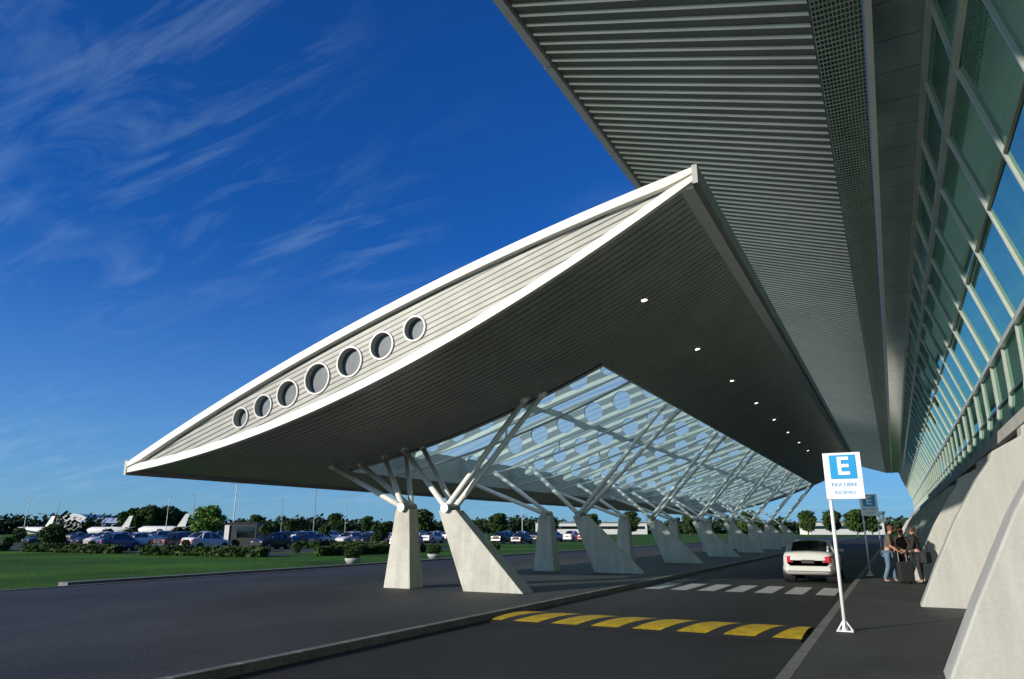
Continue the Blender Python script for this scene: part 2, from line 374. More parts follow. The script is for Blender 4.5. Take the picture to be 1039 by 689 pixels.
# ribs: plate with round openings under the glass, slim bottom chord on a hanger
xr=rng(OX0,OX1,20)
dep=lambda x:(top(x)-under(x))*.72
hol=[]
x=OX0+.62
while x<OX1-.5:
    hol.append(circ(x,top(x)-.03-dep(x)/2,.33*dep(x),20)); x+=.5+.62*dep(x)
me=plate([(x,top(x)-.02-dep(x)) for x in xr]+[(x,top(x)-.02) for x in reversed(xr)],hol,.1)
rb=MB(); rb.mesh(me)
for a,c in zip(xr,xr[1:]): rb.tube((a,0,under(a)+.02),(c,0,under(c)+.02),.05,n=8)
for x in rng(OX0,OX1,2)[1:-1]: rb.tube((x,0,under(x)+.02),(x,0,top(x)-dep(x)),.04,n=6)
me=bpy.data.meshes.new('rib'); me.from_pydata(rb.v,[],rb.f); me.materials.append(M_frost)
yy=24.0; ribs=[]
while yy<OY1-1:
    o=bpy.data.objects.new('rib',me); COL.objects.link(o); attach(o,can); o.location=(0,yy,0); ribs.append(yy); yy+=5
# downlights
y=18.3
while y<62:
    b=MB(); x=-5.4; z=under(x)-.006
    n=14; b.add([(x+.075*math.cos(2*math.pi*i/n),y+.075*math.sin(2*math.pi*i/n),z+.314*.075*math.cos(2*math.pi*i/n)-.012) for i in range(n)],[tuple(range(n))],0)
    b.tube((x,y,z-.008),(x,y,z+.07),.1,n=14,mi=1,cap=False)
    b.build('downlight',[M_lamp,M_white],can); y+=6.2
# piers and struts
def frust(b,bx0,bx1,tx0,tx1,yc,hb,ht,z0,z1):
    b.hexa([(bx0,yc-hb,z0),(bx1,yc-hb,z0),(bx1,yc+hb,z0),(bx0,yc+hb,z0),(tx0,yc-ht,z1),(tx1,yc-ht,z1),(tx1,yc+ht,z1),(tx0,yc+ht,z1)])
for k in range(8):
    yc=18+10*k
    for side in(0,1):
        b=MB()
        if side: frust(b,-10.72,-8.85,-11.68,-11.08,yc,.33,.22,.1,2.3)
        else: frust(b,-13.45,-12.5,-13.2,-12.7,yc,.33,.22,.1,2.35)
        pr=b.build('pier',M_pier,can,bevel=.03)
        tp=Vector((-11.4,yc,2.36)) if side else Vector((-12.93,yc,2.4))
        b=MB(); b.tube(tp-Vector((0,.34,0)),tp+Vector((0,.34,0)),.13,n=16); j=b.build('pin_joint',M_grey,can); j.parent=pr; j.matrix_parent_inverse=Matrix()
        if k==0:
            tg=[(-10.2,20.6),(-9.7,20.9),(-15.0,20.5),(-14.6,21.1)] if side else [(-17.7,19.9),(-17.0,20.6),(-15.9,20.6),(-15.3,21.1)]
        else:
            tg=[(-7.9,yc+1.0),(-8.1,yc+1.0),(-14.4,yc+1.0)] if side else [(-17.6,yc+1.0),(-16.0,yc+1.0)]
        for i,(tx,ty) in enumerate(tg):
            off=.22 if i%2 else -.22
            st=tp+Vector((0,off,0))
            if k and side and i==1: ty+=1.9; tx=-7.75
            b=MB(); e=Vector((tx,ty,under(tx)+.05)); b.tube(st,e,.09,.09,n=12); b.tube(e-(e-st).normalized()*.3,e,.1,.13,n=12)
            s_=b.build('strut',M_tube,can,smooth=True); s_.parent=pr; s_.matrix_parent_inverse=Matrix()

# ------------------------------------------------------------------ terminal building
TY0,TY1=-18,175
bld=empty('terminal_building',(3,10,0),"large airport terminal with leaning glass front and slatted roof overhang","building")
ovz=lambda x:13.74+.33*(-.3-x)
b=MB()
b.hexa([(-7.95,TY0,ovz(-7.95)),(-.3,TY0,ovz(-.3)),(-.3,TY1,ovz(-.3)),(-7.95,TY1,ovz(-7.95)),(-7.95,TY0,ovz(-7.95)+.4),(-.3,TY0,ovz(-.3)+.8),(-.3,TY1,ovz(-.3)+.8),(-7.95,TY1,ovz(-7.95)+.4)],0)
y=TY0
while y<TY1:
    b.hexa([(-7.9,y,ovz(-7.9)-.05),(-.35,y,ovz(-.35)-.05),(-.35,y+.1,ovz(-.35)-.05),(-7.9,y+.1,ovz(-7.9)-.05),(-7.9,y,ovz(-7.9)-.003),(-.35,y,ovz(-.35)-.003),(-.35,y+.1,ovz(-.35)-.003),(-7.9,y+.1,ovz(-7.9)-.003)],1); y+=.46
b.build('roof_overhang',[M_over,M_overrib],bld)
b=MB(); y=TY0
while y<TY1: b.box(-8.2,-7.95,y,min(y+5.97,TY1),ovz(-7.95)-.22,ovz(-7.95)+.55); y+=6
b.build('overhang_edge_beam',M_grey,bld)
b=MB(); b.quad((-.29,TY0,13.74),(.8,TY0,13.7),(.8,TY1,13.7),(-.29,TY1,13.74)); b.build('glazed_strip',M_stripg,bld)
b=MB(); y=TY0
while y<TY1:
    b.box(-.28,.8,y,y+.045,13.675,13.695); y+=.2
x=-.3
while x<.78: b.box(x,x+.02,TY0,TY1,13.66,13.673); x+=.09
b.build('glazed_strip_mesh',M_meshst,bld)
b=MB(); b.box(.82,.98,TY0,TY1,13.45,13.9); b.build('white_beam',M_white,bld)
b=MB(); y=TY0
while y<TY1:
    b.box(1.0,2.22,y,y+1.47,13.7,13.85,0); b.box(1.0,2.22,y+1.47,y+1.5,13.73,13.85,1); y+=1.5
b.build('soffit_panel',[M_panel,M_dark],bld)
b=MB(); b.box(1.0,12,TY0,TY1,13.91,15.5); b.build('roof',M_grey,bld)
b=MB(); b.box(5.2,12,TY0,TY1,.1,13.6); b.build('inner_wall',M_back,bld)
prof=[(2.24,13.66),(2.6,12.25),(3.35,10.2),(4.15,8.0),(4.25,6.4),(4.1,4.68)]
NR=5
BAY=3.4; nb=int((TY1-TY0)/BAY); cnt=0; stuff=MB()
rnd=random.Random(3)
SL=.8   # each row's mullions lean along the front
for k in range(-2,nb):
    for r in range(NR):
        (xa,za),(xb,zb_)=prof[r],prof[r+1]
        ya=TY0+k*BAY+SL*(r+1); yb=ya+SL
        dy=rnd.uniform(-.018,.018); dx=rnd.uniform(-.018,.018)
        q=[(xa+dx,ya+.01,za-.03),(xa-dx,ya+BAY-.01,za-.03),(xb-dx+dy,yb+BAY-.01,zb_+.03),(xb+dx+dy,yb+.01,zb_+.03)]
        if 5.5<ya<72 and cnt<100:
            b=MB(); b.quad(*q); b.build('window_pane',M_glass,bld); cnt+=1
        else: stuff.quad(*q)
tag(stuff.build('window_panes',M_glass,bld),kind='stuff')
for i,(x,z) in enumerate(prof):
    rr=.035 if i in(2,4) else .085
    b=MB(); b.box(x-rr*1.2-.03,x+.02,TY0-5,TY1,z-rr,z+rr); b.build('window_rail',M_rail if rr>.05 else M_frame,bld)
b=MB()
for r in range(NR):
    (xa,za),(xb,zb_)=prof[r],prof[r+1]; ya=SL*(r+1); yb=ya+SL; h=.04
    b.hexa([(xb-.09,yb-h,zb_),(xb+.02,yb-h,zb_),(xb+.02,yb+h,zb_),(xb-.09,yb+h,zb_),(xa-.09,ya-h,za),(xa+.02,ya-h,za),(xa+.02,ya+h,za),(xa-.09,ya+h,za)])
mo=b.build('window_mullion',M_rail,bld); mo.location=(0,TY0,0)
for k in range(1,nb+1):
    c=mo.copy(); COL.objects.link(c); c.location=(0,TY0+k*BAY,0)
# concrete base
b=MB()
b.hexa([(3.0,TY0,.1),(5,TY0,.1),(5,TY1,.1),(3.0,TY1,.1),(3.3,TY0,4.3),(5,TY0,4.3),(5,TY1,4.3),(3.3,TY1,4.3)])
b.build('base_wall',M_recess_shade,bld)
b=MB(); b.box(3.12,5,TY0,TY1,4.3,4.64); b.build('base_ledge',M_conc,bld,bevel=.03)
bys=[1.2,10.1,19.2,28.7]+[38+9.3*i for i in range(14)]
bp=[(.3,.1),(.72,1.0),(1.2,1.95),(1.75,2.85),(2.05,3.25),(2.1,3.42),(2.7,3.75),(2.72,3.95),(3.12,4.2),(3.6,4.24),(3.6,.1)]
b=MB(); n=len(bp); vs=[]
for sgn in(-1,1):
    for x,z in bp: 
        t=.42-.13*(z/4.3); vs.append((x,sgn*t,z))
b.add(vs,[(i,(i+1)%n,n+(i+1)%n,n+i) for i in range(n)]+[tuple(range(n-1,-1,-1)),tuple(range(n,2*n))])
bo=b.build('buttress',M_conc,bld,bevel=.03); bo.location=(0,bys[0],0)
for yb in bys[1:]:
    c=bo.copy(); COL.objects.link(c); c.location=(0,yb,0)

# ------------------------------------------------------------------ text helper
def text_mesh(s,size,ext=.004,off=.012):
    cu=bpy.data.curves.new('t','FONT'); cu.body=s; cu.size=size; cu.extrude=ext; cu.align_x='CENTER'; cu.align_y='CENTER'; cu.offset=size*off
    o=bpy.data.objects.new('t',cu); COL.objects.link(o); bpy.context.view_layer.update()
    me=bpy.data.meshes.new_from_object(o.evaluated_get(bpy.context.evaluated_depsgraph_get())); bpy.data.objects.remove(o)
    me.transform(Matrix.Rotation(math.pi/2,4,'X')); me.materials.clear(); return me
sg=empty('parking_sign',(0,0,0),"white flag sign with blue square letter E on thin white pole","sign","signs along the pavement edge")
b=MB(); b.tube((0,0,0),(0,0,2.9),.03,n=12); b.build('pole',M_signw,sg,smooth=True)
b=MB(); b.box(-.13,.13,-.13,.13,0,.015); b.tube((0,0,.015),(0,0,.14),.05,.035,n=10)
for a,c in((1,0),(-1,0),(0,1),(0,-1)): b.tube((a*.11,c*.11,.015),(a*.02,c*.02,.16),.012,n=6)
b.build('base_plate',M_signw,sg)
b=MB(); b.box(-.05,.55,-.055,-.035,2.14,2.93); b.build('board',M_signw,sg,bevel=.004)
b=MB(); b.box(.05,.47,-.062,-.057,2.48,2.89); b.build('blue_field',M_blue,sg)
me=text_mesh('E',.43,.004,.02); me.transform(Matrix.Translation((.26,-.068,2.685))); me.materials.append(M_signw); link('lettering',me,sg)
me=text_mesh('PAX LIBRE',.09,.002,0); me.transform(Matrix.Translation((.25,-.06,2.38))); me.materials.append(M_blue); link('lettering',me,sg)
me=text_mesh('ASCENSO',.075,.002,0); me.transform(Matrix.Translation((.25,-.06,2.25))); me.materials.append(M_blue); link('lettering',me,sg)
copy_tree(sg,(-1.0,30.5,.12)); copy_tree(sg,(-1.0,58,.12)); sg.location=(-.93,13.8,.12)

# ------------------------------------------------------------------ cars
def carparts():
    D={k:MB() for k in('body','glass','roof','pillars','tailL','tailR','headL','headR','trim','bumper','plate')}
    D['wheels']=[]
    st=[(0.0,.56,.48,.80),(.03,.68,.38,.91),(.1,.76,.31,.97),(.22,.81,.27,1.0),(.4,.835,.25,1.015),(.7,.85,.23,1.01),(1.2,.865,.21,.97),(2.0,.87,.2,.95),(2.8,.865,.2,.94),(3.15,.85,.2,.92),(3.7,.81,.22,.83),(4.0,.74,.26,.72),(4.12,.62,.36,.6)]
    b=D['body']; vs=[];fs=[]
    for y,h,zb,zt in st:
        half=[(h*.8,zb),(h*.94,zb+.05),(h*.99,zb+.15),(h,zb+.27),(h,zt-.25),(h*.975,zt-.12),(h*.93,zt-.04),(h*.82,zt+.005),(h*.45,zt+.03)]
        ring=half+[(0,zt+.04)]+[(-x,z) for x,z in reversed(half)]
        vs+=[(x,y,z) for x,z in ring]
    n=19
    for i in range(len(st)-1):
        for j in range(n): fs.append((i*n+j,i*n+(j+1)%n,(i+1)*n+(j+1)%n,(i+1)*n+j))
    fs+= [tuple(range(n-1,-1,-1)),tuple((len(st)-1)*n+j for j in range(n))]
    b.add(vs,fs)
    gs=[(.66,.68,.60,1.03,.98),(.85,.71,.59,1.15,.97),(1.05,.73,.58,1.27,.97),(1.3,.745,.575,1.365,.96),(1.7,.755,.565,1.42,.95),(2.1,.755,.565,1.415,.95),(2.45,.75,.575,1.35,.94),(2.9,.74,.62,1.12,.93),(3.25,.72,.68,.94,.92)]
    vs=[]
    for y,hb,ht,zt,zb in gs:
        h=zt-zb
        vs+= [(-hb,y,zb-.03),(-ht-.03,y,zb+h*.8),(-ht*.92,y,zb+h*.94),(-ht*.6,y,zt+.0),(0,y,zt+.02),(ht*.6,y,zt),(ht*.92,y,zb+h*.94),(ht+.03,y,zb+h*.8),(hb,y,zb-.03)]
    for i in range(len(gs)-1):
        for j in range(8):
            f=(i*9+j,i*9+j+1,(i+1)*9+j+1,(i+1)*9+j)
            roof=3<=i<=5 and 1<=j<=6
            (D['roof'] if roof else D['glass']).add([vs[q] for q in f],[(0,1,2,3)])
    p=D['pillars']
    for sx in(-1,1):
        pts=[(sx*(q[2]+.015),q[0],q[4]+(q[3]-q[4])*.86) for q in gs]
        for a,c in zip(pts,pts[1:]): p.tube(a,c,.036,n=6)
        p.tube((sx*.775,1.95,.93),(sx*.6,1.88,1.34),.035,n=6); p.tube((sx*.77,.95,.95),(sx*.63,1.2,1.28),.07,n=6)
        p.box(min(sx*.8,sx*.98),max(sx*.8,sx*.98),2.85,2.95,.96,1.08)
    for sx in(-1,1):
        for yw in(.72,3.3):
            q=MB(); q.tube((sx*.68,yw,.3),(sx*.872,yw,.3),.3,n=20,mi=0); q.tube((sx*.873,yw,.3),(sx*.884,yw,.3),.19,n=12,mi=1); D['wheels'].append(q)
            D['trim'].tube((sx*.5,yw,.34),(sx*.869,yw,.34),.36,n=20)
        D['tailL' if sx<0 else 'tailR'].hexa([(sx*.58-.11,-.005,.68),(sx*.58+.11,-.005,.68),(sx*.70+.115,.22,.68),(sx*.66-.1,.2,.68),(sx*.58-.11,.02,.88),(sx*.58+.11,.02,.88),(sx*.70+.105,.22,.92),(sx*.66-.1,.2,.9)])
        D['headL' if sx<0 else 'headR'].box(sx*.55-.14,sx*.55+.14,3.98,4.1,.55,.68)
    D['bumper'].hexa([(-.7,-.06,.40),(.7,-.06,.40),(.84,.25,.40),(-.84,.25,.40),(-.68,-.04,.57),(.68,-.04,.57),(.84,.25,.58),(-.84,.25,.58)])
    D['plate'].box(-.2,.2,-.03,.0,.66,.77)
    return D
M_red=mat('tail_light_red',(.5,.015,.01),.2,var=.1,coat=.5)
M_head=mat('head_light',(.6,.62,.62),.15,var=.1,coat=.5)
M_rim=mat('wheel_rim',(.35,.35,.36),.3,metal=.8,var=.1)
M_plate=mat('number_plate',(.03,.03,.03),.5,var=.1)
cols=[(.7,.69,.66),(.03,.03,.035),(.25,.26,.27),(.05,.09,.2),(.3,.03,.02),(.5,.51,.52)]
PM=[mat('car_paint',c,.25,var=.03,coat=.6) for c in cols]
M_beige=mat('silver_white_car_paint',(.6,.59,.55),.28,var=.03,coat=.5)
D=carparts()
def near_car(loc,pm,label):
    e=empty('car',(0,0,0),label,"car")
    D['body'].build('body',pm,e,smooth=True,fixn=True); D['glass'].build('window',M_carglass,e,smooth=True,fixn=True); D['roof'].build('roof',pm,e,smooth=True,fixn=True); D['pillars'].build('pillar',pm,e,smooth=True)
    for k in('tailL','tailR'): D[k].build('tail_light',M_red,e,bevel=.012)
    for k in('headL','headR'): D[k].build('headlight',M_head,e)
    D['trim'].build('wheel_arch',M_dark,e); D['bumper'].build('bumper',pm,e,bevel=.03)
    D['plate'].build('number_plate',M_plate,e)
    for q in D['wheels']: q.build('wheel',[M_rubber,M_rim],e)
    e.location=loc
near_car((-2.75,27.0,0),M_beige,"silver-white saloon car stopped at the kerb beyond the crossing")
far=[]
for pm in PM:
    m=MB(); mats=[]
    for k,mm in(('body',[pm]),('glass',[M_carglass]),('roof',[pm]),('pillars',[pm]),('tailL',[M_red]),('tailR',[M_red]),('headL',[M_head]),('headR',[M_head]),('trim',[M_dark]),('bumper',[pm]),('plate',[M_plate])):
        m.merge(D[k],len(mats)); mats+=mm
    for q in D['wheels']: m.merge(q,len(mats))
    mats+=[M_rubber,M_rim]
    far.append(m.build('parked_car',mats))
names=['white','black','grey','dark blue','red','silver']
rr=random.Random(5); first=[True]*6
for row,(yr,xa,xb,ori,den) in enumerate([(40,-78,-50,0,.28),(50,-90,-52,1,.35),(62.5,-105,-44,0,.6),(66.5,-105,-42,1,.55),(86,-120,-42,0,.75),(105,-135,-42,0,.8)]):
    x=xa
    while x<xb:
        if rr.random()<den:
            c=rr.choice([0,0,0,1,1,2,2,3,4,5,5]); 
            o=far[c]
            if not first[c]: o=far[c].copy(); COL.objects.link(o)
            first[c]=False
            o.location=(x+rr.uniform(-.2,.2),yr+rr.uniform(-.4,.4)+(4.1 if ori else 0),-.02); o.rotation_euler=(0,0,math.pi*ori+rr.uniform(-.03,.03)); o.scale=(1,rr.uniform(.92,1.05),rr.uniform(.98,1.2))
            tag(o,names[c]+" car parked in an open car park row","car","cars parked in the car park")
        x+=2.8

# ------------------------------------------------------------------ trees
def leafquad(b,c,s,rd,mi=0):
    a=Vector((rd.uniform(-1,1),rd.uniform(-1,1),rd.uniform(-1,1))).normalized(); d=a.orthogonal().normalized(); e=a.cross(d)
    c=Vector(c); b.quad(c-d*s-e*s*.6,c+d*s-e*s*.6,c+d*s+e*s*.6,c-d*s+e*s*.6,mi)
def make_tree(seed,h,wd,leafm,nclump=34,nl=70,ls=.16,low=.3,cr=(.1,.18)):
    rd=random.Random(seed); t=MB(); t.tube((0,0,-.1),(.05,.02,h*.35),h*.028,h*.02,n=8); c=MB()
    cl=[]
    for i in range(nclump):
        a=rd.uniform(0,6.28); z=rd.uniform(low,.9); rad=wd*math.sin(math.pi*min(max((z-low+.12)/(1.14-low),.05),1))**.7*rd.uniform(.15,.85)
        cl.append(Vector((rad*math.cos(a),rad*math.sin(a),h*z*.95)))
    for p in cl[:10]: t.tube((.05,.02,h*rd.uniform(.22,.36)),p*.9+Vector((0,0,h*.02)),h*.012,h*.003,n=5)
    for p in cl:
        r=rd.uniform(*cr)*h
        for k in range(nl):
            v=Vector((rd.gauss(0,1),rd.gauss(0,1),rd.gauss(0,1))).normalized()*r*rd.uniform(.1,1)**.6; v.z*=.75; leafquad(c,p+v,ls*rd.uniform(.6,1.3),rd)
    e=empty('tree',(0,0,0)); t.build('trunk',M_bark,e); c.build('crown',leafm,e); return e
T1=make_tree(1,2.6,.85,M_leaf,30,120,.085,.22,(.15,.24)); T2=make_tree(2,9,3.4,M_leaf,50,90,.3,.28,(.12,.2)); T3=make_tree(3,5.2,2.1,M_leafl,44,110,.15,.22,(.12,.2))
def place(T,u,F,sc,label,first=[]):
    x,y=P(u,F); 
    if T.name in first: o=copy_tree(T,(x,y,-.03),random.uniform(0,6))
    else: first.append(T.name); o=T; o.location=(x,y,-.03)
    o.scale=(sc,sc,sc*random.uniform(.92,1.08)); tag(o,label,"tree"); return o
place(T3,210,92,1.0,"light green willow-like tree on the grass by the car park")
for u,F,sc in((55,75,1.0),(48,77,.9),(62,76,.8),(272,72,.95),(385,80,1.0),(160,62,.45),(190,58,.4),(303,56,.4),(330,95,.9),(110,100,.8),(20,95,.9),(95,60,.4),(10,66,.5),(130,84,.7),(240,62,.4),(180,100,.9)): place(T1,u,F,sc,"small round green shrub on the grass verge")
for u,F,sc in((150,330,1.5),(168,335,1.6),(183,340,1.2),(137,330,1.4),(126,330,1.2),(260,260,.8),(295,270,.7),(340,260,.9),(372,280,.8),(430,230,.9),(470,260,.8),(505,240,.9),(560,250,.8),(600,240,.8),(640,250,.9),(700,240,.8),(760,260,1.),(820,240,.9),(845,250,1.0),(870,220,1.0),(885,240,.9)):
    place(T2,u,F,sc,"dark green tree on the far side of the car park")
# clipped hedges along the lawn
rd=random.Random(21); b=MB()
for i in range(4200):
    leafquad(b,(rd.uniform(-6,6),rd.uniform(-.45,.45),rd.uniform(0,.62)+.08*math.sin(i)),rd.uniform(.06,.12),rd)
hg=b.build('hedge',M_leaf); tag(hg,"low clipped green hedge on the lawn edge","hedge","hedges along the lawn"); hg.location=(-44,36.5,-.03); hg.rotation_euler=(0,0,.05)
for x,y,r in((-60,37,.03),(-76,37.5,-.04),(-36,46,1.5),(-50,58,.0)):
    c=hg.copy(); COL.objects.link(c); c.location=(x,y,-.03); c.rotation_euler=(0,0,r)
rd=random.Random(9); b=MB()
for i in range(700):
    a=rd.uniform(-1.3,.2); R=rd.uniform(380,460); hh=rd.uniform(5,8.5)*(1+.25*math.sin(a*23)); cx_,cy_=R*math.sin(a),R*math.cos(a)
    for k in range(60):
        p=rd.random(); leafquad(b,(cx_+rd.uniform(-6,6)*(1-p*.6),cy_+rd.gauss(0,3),p*hh*rd.uniform(.7,1)),rd.uniform(.5,1.1),rd)
tag(b.build('far_wood',M_leafd),"distant dark belt of trees along the airfield","trees",kind='stuff')

# ------------------------------------------------------------------ lamp posts
lp=empty('street_lamp',(0,0,0),"tall grey double-arm lamp post in the car park","street lamp","lamp posts in the car park")
b=MB(); b.tube((0,0,0),(0,0,9.6),.11,.06,n=8); b.build('post',M_grey,lp)
b=MB(); b.tube((-.9,0,9.75),(.9,0,9.75),.04,n=6); b.tube((0,0,9.5),(0,0,9.75),.05,n=6); b.build('arm',M_grey,lp)
for sx in(-1,1):
    b=MB(); b.hexa([(sx*1.0-.3,-.14,9.68),(sx*1.0+.3,-.14,9.68),(sx*1.0+.3,.14,9.68),(sx*1.0-.3,.14,9.68),(sx*1.0-.2,-.08,9.82),(sx*1.0+.2,-.08,9.82),(sx*1.0+.2,.08,9.82),(sx*1.0-.2,.08,9.82)]); b.build('lamp_head',M_grey,lp)
fl=True
for u,F in((318,134),(236,128),(194,170),(168,185),(24,180),(285,190),(350,200),(400,190),(455,150),(530,170),(56,220),(590,180)):
    x,y=P(u,F)
    if fl: lp.location=(x,y,-.03); fl=False
    else: copy_tree(lp,(x,y,-.03),random.uniform(-.5,.5))

# kiosk
x,y=P(250,80); k=empty('kiosk',(0,0,0),"small dark kiosk with white end panel on the grass","kiosk")
b=MB(); b.box(-1.6,1.6,-1.2,1.2,0,2.5); b.build('body',M_dark,k,bevel=.03)
b=MB(); b.box(-1.7,1.7,-1.3,1.3,2.5,2.6); b.build('roof',M_dark,k,bevel=.02)
b=MB(); b.box(-1.85,-1.35,-1.32,-1.215,.05,2.3); b.build('panel',M_white,k)
b=MB(); b.box(-.6,1.3,-1.24,-1.205,1.0,2.1); b.build('window',M_carglass,k)
k.location=(x,y,-.03); k.rotation_euler=(0,0,.45)
# hangar
x,y=P(72,350); k=empty('hangar',(0,0,0),"white barrel-roofed hangar on the airfield","hangar")
b=MB(); n=16; vs=[]
for yy in(0,30):
    for i in range(n+1):
        t=math.pi*i/n; vs.append((-9*math.cos(t),yy,3+6.5*math.sin(t)))
    vs+= [(9,yy,0),(-9,yy,0)]
kk=n+3; b.add(vs,[(i,(i+1)%kk,kk+(i+1)%kk,kk+i) for i in range(kk)]+[tuple(range(kk-1,-1,-1)),tuple(range(kk,2*kk))]); b.build('shell',M_white,k)
b=MB(); b.box(-6,6,-.1,0-.02,0,5.5); b.build('door',M_grey,k)
k.location=(x,y,-.03); k.rotation_euler=(0,0,.5)
x,y=P(108,345); k=empty('airport_shed',(0,0,0),"long low pale blue shed beside the hangar","shed")
b=MB(); b.box(-14,14,0,14,0,5); b.build('wall',M_paleb,k)
b=MB(); b.add([(-14.5,-1,5),(14.5,-1,5),(14.5,15,5),(-14.5,15,5),(-14.5,7,7.5),(14.5,7,7.5)],[(0,1,5,4),(2,3,4,5),(0,4,3),(1,2,5),(0,3,2,1)]); b.build('roof',M_paleb,k)
k.location=(x,y,-.03); k.rotation_euler=(0,0,.45)
for u,F,wd,h in((5,360,30,4),(600,330,50,5),(860,300,30,5)):
    x,y=P(u,F); k=empty('far_building',(0,0,0),"low pale airfield building in the distance","building")
    b=MB(); b.box(-wd/2,wd/2,0,12,0,h); b.build('wall',M_white,k)
    b=MB(); b.box(-wd/2+1,wd/2-1,-.05,-.01,h*.45,h*.7); b.build('window_band',M_carglass,k)
    b=MB(); b.box(-wd/2-.3,wd/2+.3,-.5,12.5,h,h+.4); b.build('roof',M_grey,k)
    k.location=(x,y,-.03); k.rotation_euler=(0,0,.45)
# airliners
pl=empty('airliner',(0,0,0),"white passenger jet parked on the far apron","airplane","jets parked on the apron")
b=MB(); st=[(0,.15,3.0),(1.2,1.0,2.7),(3.5,1.75,2.6),(20,1.8,2.6),(25,1.1,3.1),(29,.25,3.7)]
n=14; vs=[];fs=[]
for x,r,z in st:
    for i in range(n): t=2*math.pi*i/n; vs.append((x,r*math.cos(t),z+r*math.sin(t)))
for j in range(len(st)-1):
    for i in range(n): fs.append((j*n+i,j*n+(i+1)%n,(j+1)*n+(i+1)%n,(j+1)*n+i))
b.add(vs,fs); b.build('fuselage',M_white,pl,smooth=True)
for sy in(-1,1):
    b=MB(); b.hexa([(11,sy*1.5,2.2),(16.5,sy*1.5,2.2),(20,sy*14,3.2),(18,sy*14,3.2),(11,sy*1.5,2.6),(16.5,sy*1.5,2.5),(20,sy*14,3.3),(18,sy*14,3.3)]); b.build('wing',M_white,pl,fixn=True)
    b=MB(); b.tube((12,sy*5,1.5),(15,sy*5,1.6),.8,.5,n=12); b.build('engine',M_grey,pl,smooth=True)
    b=MB(); b.hexa([(25,sy*.4,3.8),(28,sy*.4,3.8),(29.5,sy*5,4.2),(28.2,sy*5,4.2),(25,sy*.4,4),(28,sy*.4,4),(29.5,sy*5,4.3),(28.2,sy*5,4.3)]); b.build('tailplane',M_white,pl,fixn=True)
b=MB(); b.hexa([(23,-.15,4),(28,-.15,4),(28,.15,4),(23,.15,4),(27.6,-.1,9.3),(30,-.1,9.3),(30,.1,9.3),(27.6,.1,9.3)]); b.build('tail_fin',M_white,pl)
for x,y in((3,0),(14.5,-2),(14.5,2)):
    b=MB(); b.tube((x,y,2),(x,y,.4),.1,n=6); b.tube((x,y-.25,.45),(x,y+.25,.45),.45,n=10,mi=1); b.build('landing_gear',[M_grey,M_rubber],pl)
c0=P(140,200); c1=P(88,210); c2=P(14,215)
for c,rz in((c1,.5),(c2,.35)):
    o=copy_tree(pl,(c[0],c[1],-.03),rz); o.scale=(.42,.42,.62)
pl.location=(c0[0],c0[1],-.03); pl.rotation_euler=(0,0,.5); pl.scale=(.45,.45,.66)

# planters
pn=empty('planter',(0,0,0),"round concrete planter with a clipped green shrub","planter","planters along the drive")
b=MB(); n=20; pr=[(.0,.02),(.38,.0),(.5,.2),(.56,.36),(.5,.38),(.45,.34),(0,.33)]; vs=[];fs=[]
for r,z in pr:
    for i in range(n): t=2*math.pi*i/n; vs.append((r*math.cos(t),r*math.sin(t),z))
for j in range(len(pr)-1):
    for i in range(n): fs.append((j*n+i,j*n+(i+1)%n,(j+1)*n+(i+1)%n,(j+1)*n+i))
b.add(vs,fs); b.build('pot',M_conc,pn,smooth=True)
b=MB(); rd=random.Random(4)
for i in range(1500):
    v=Vector((rd.gauss(0,1),rd.gauss(0,1),rd.gauss(0,1))).normalized()*rd.uniform(.35,.62)*rd.uniform(.85,1.05); leafquad(b,(v.x,v.y,.72+v.z*.75),.05,rd)
b.build('shrub',M_leaf,pn)
L0=[(-26.5,32),(-26.5,40),(-26.5,48)]
for p in L0[1:]: o=copy_tree(pn,(p[0],p[1],-.03)); o.scale=(.8,.8,.8)
pn.location=(L0[0][0],L0[0][1],-.03); pn.scale=(.8,.8,.8)

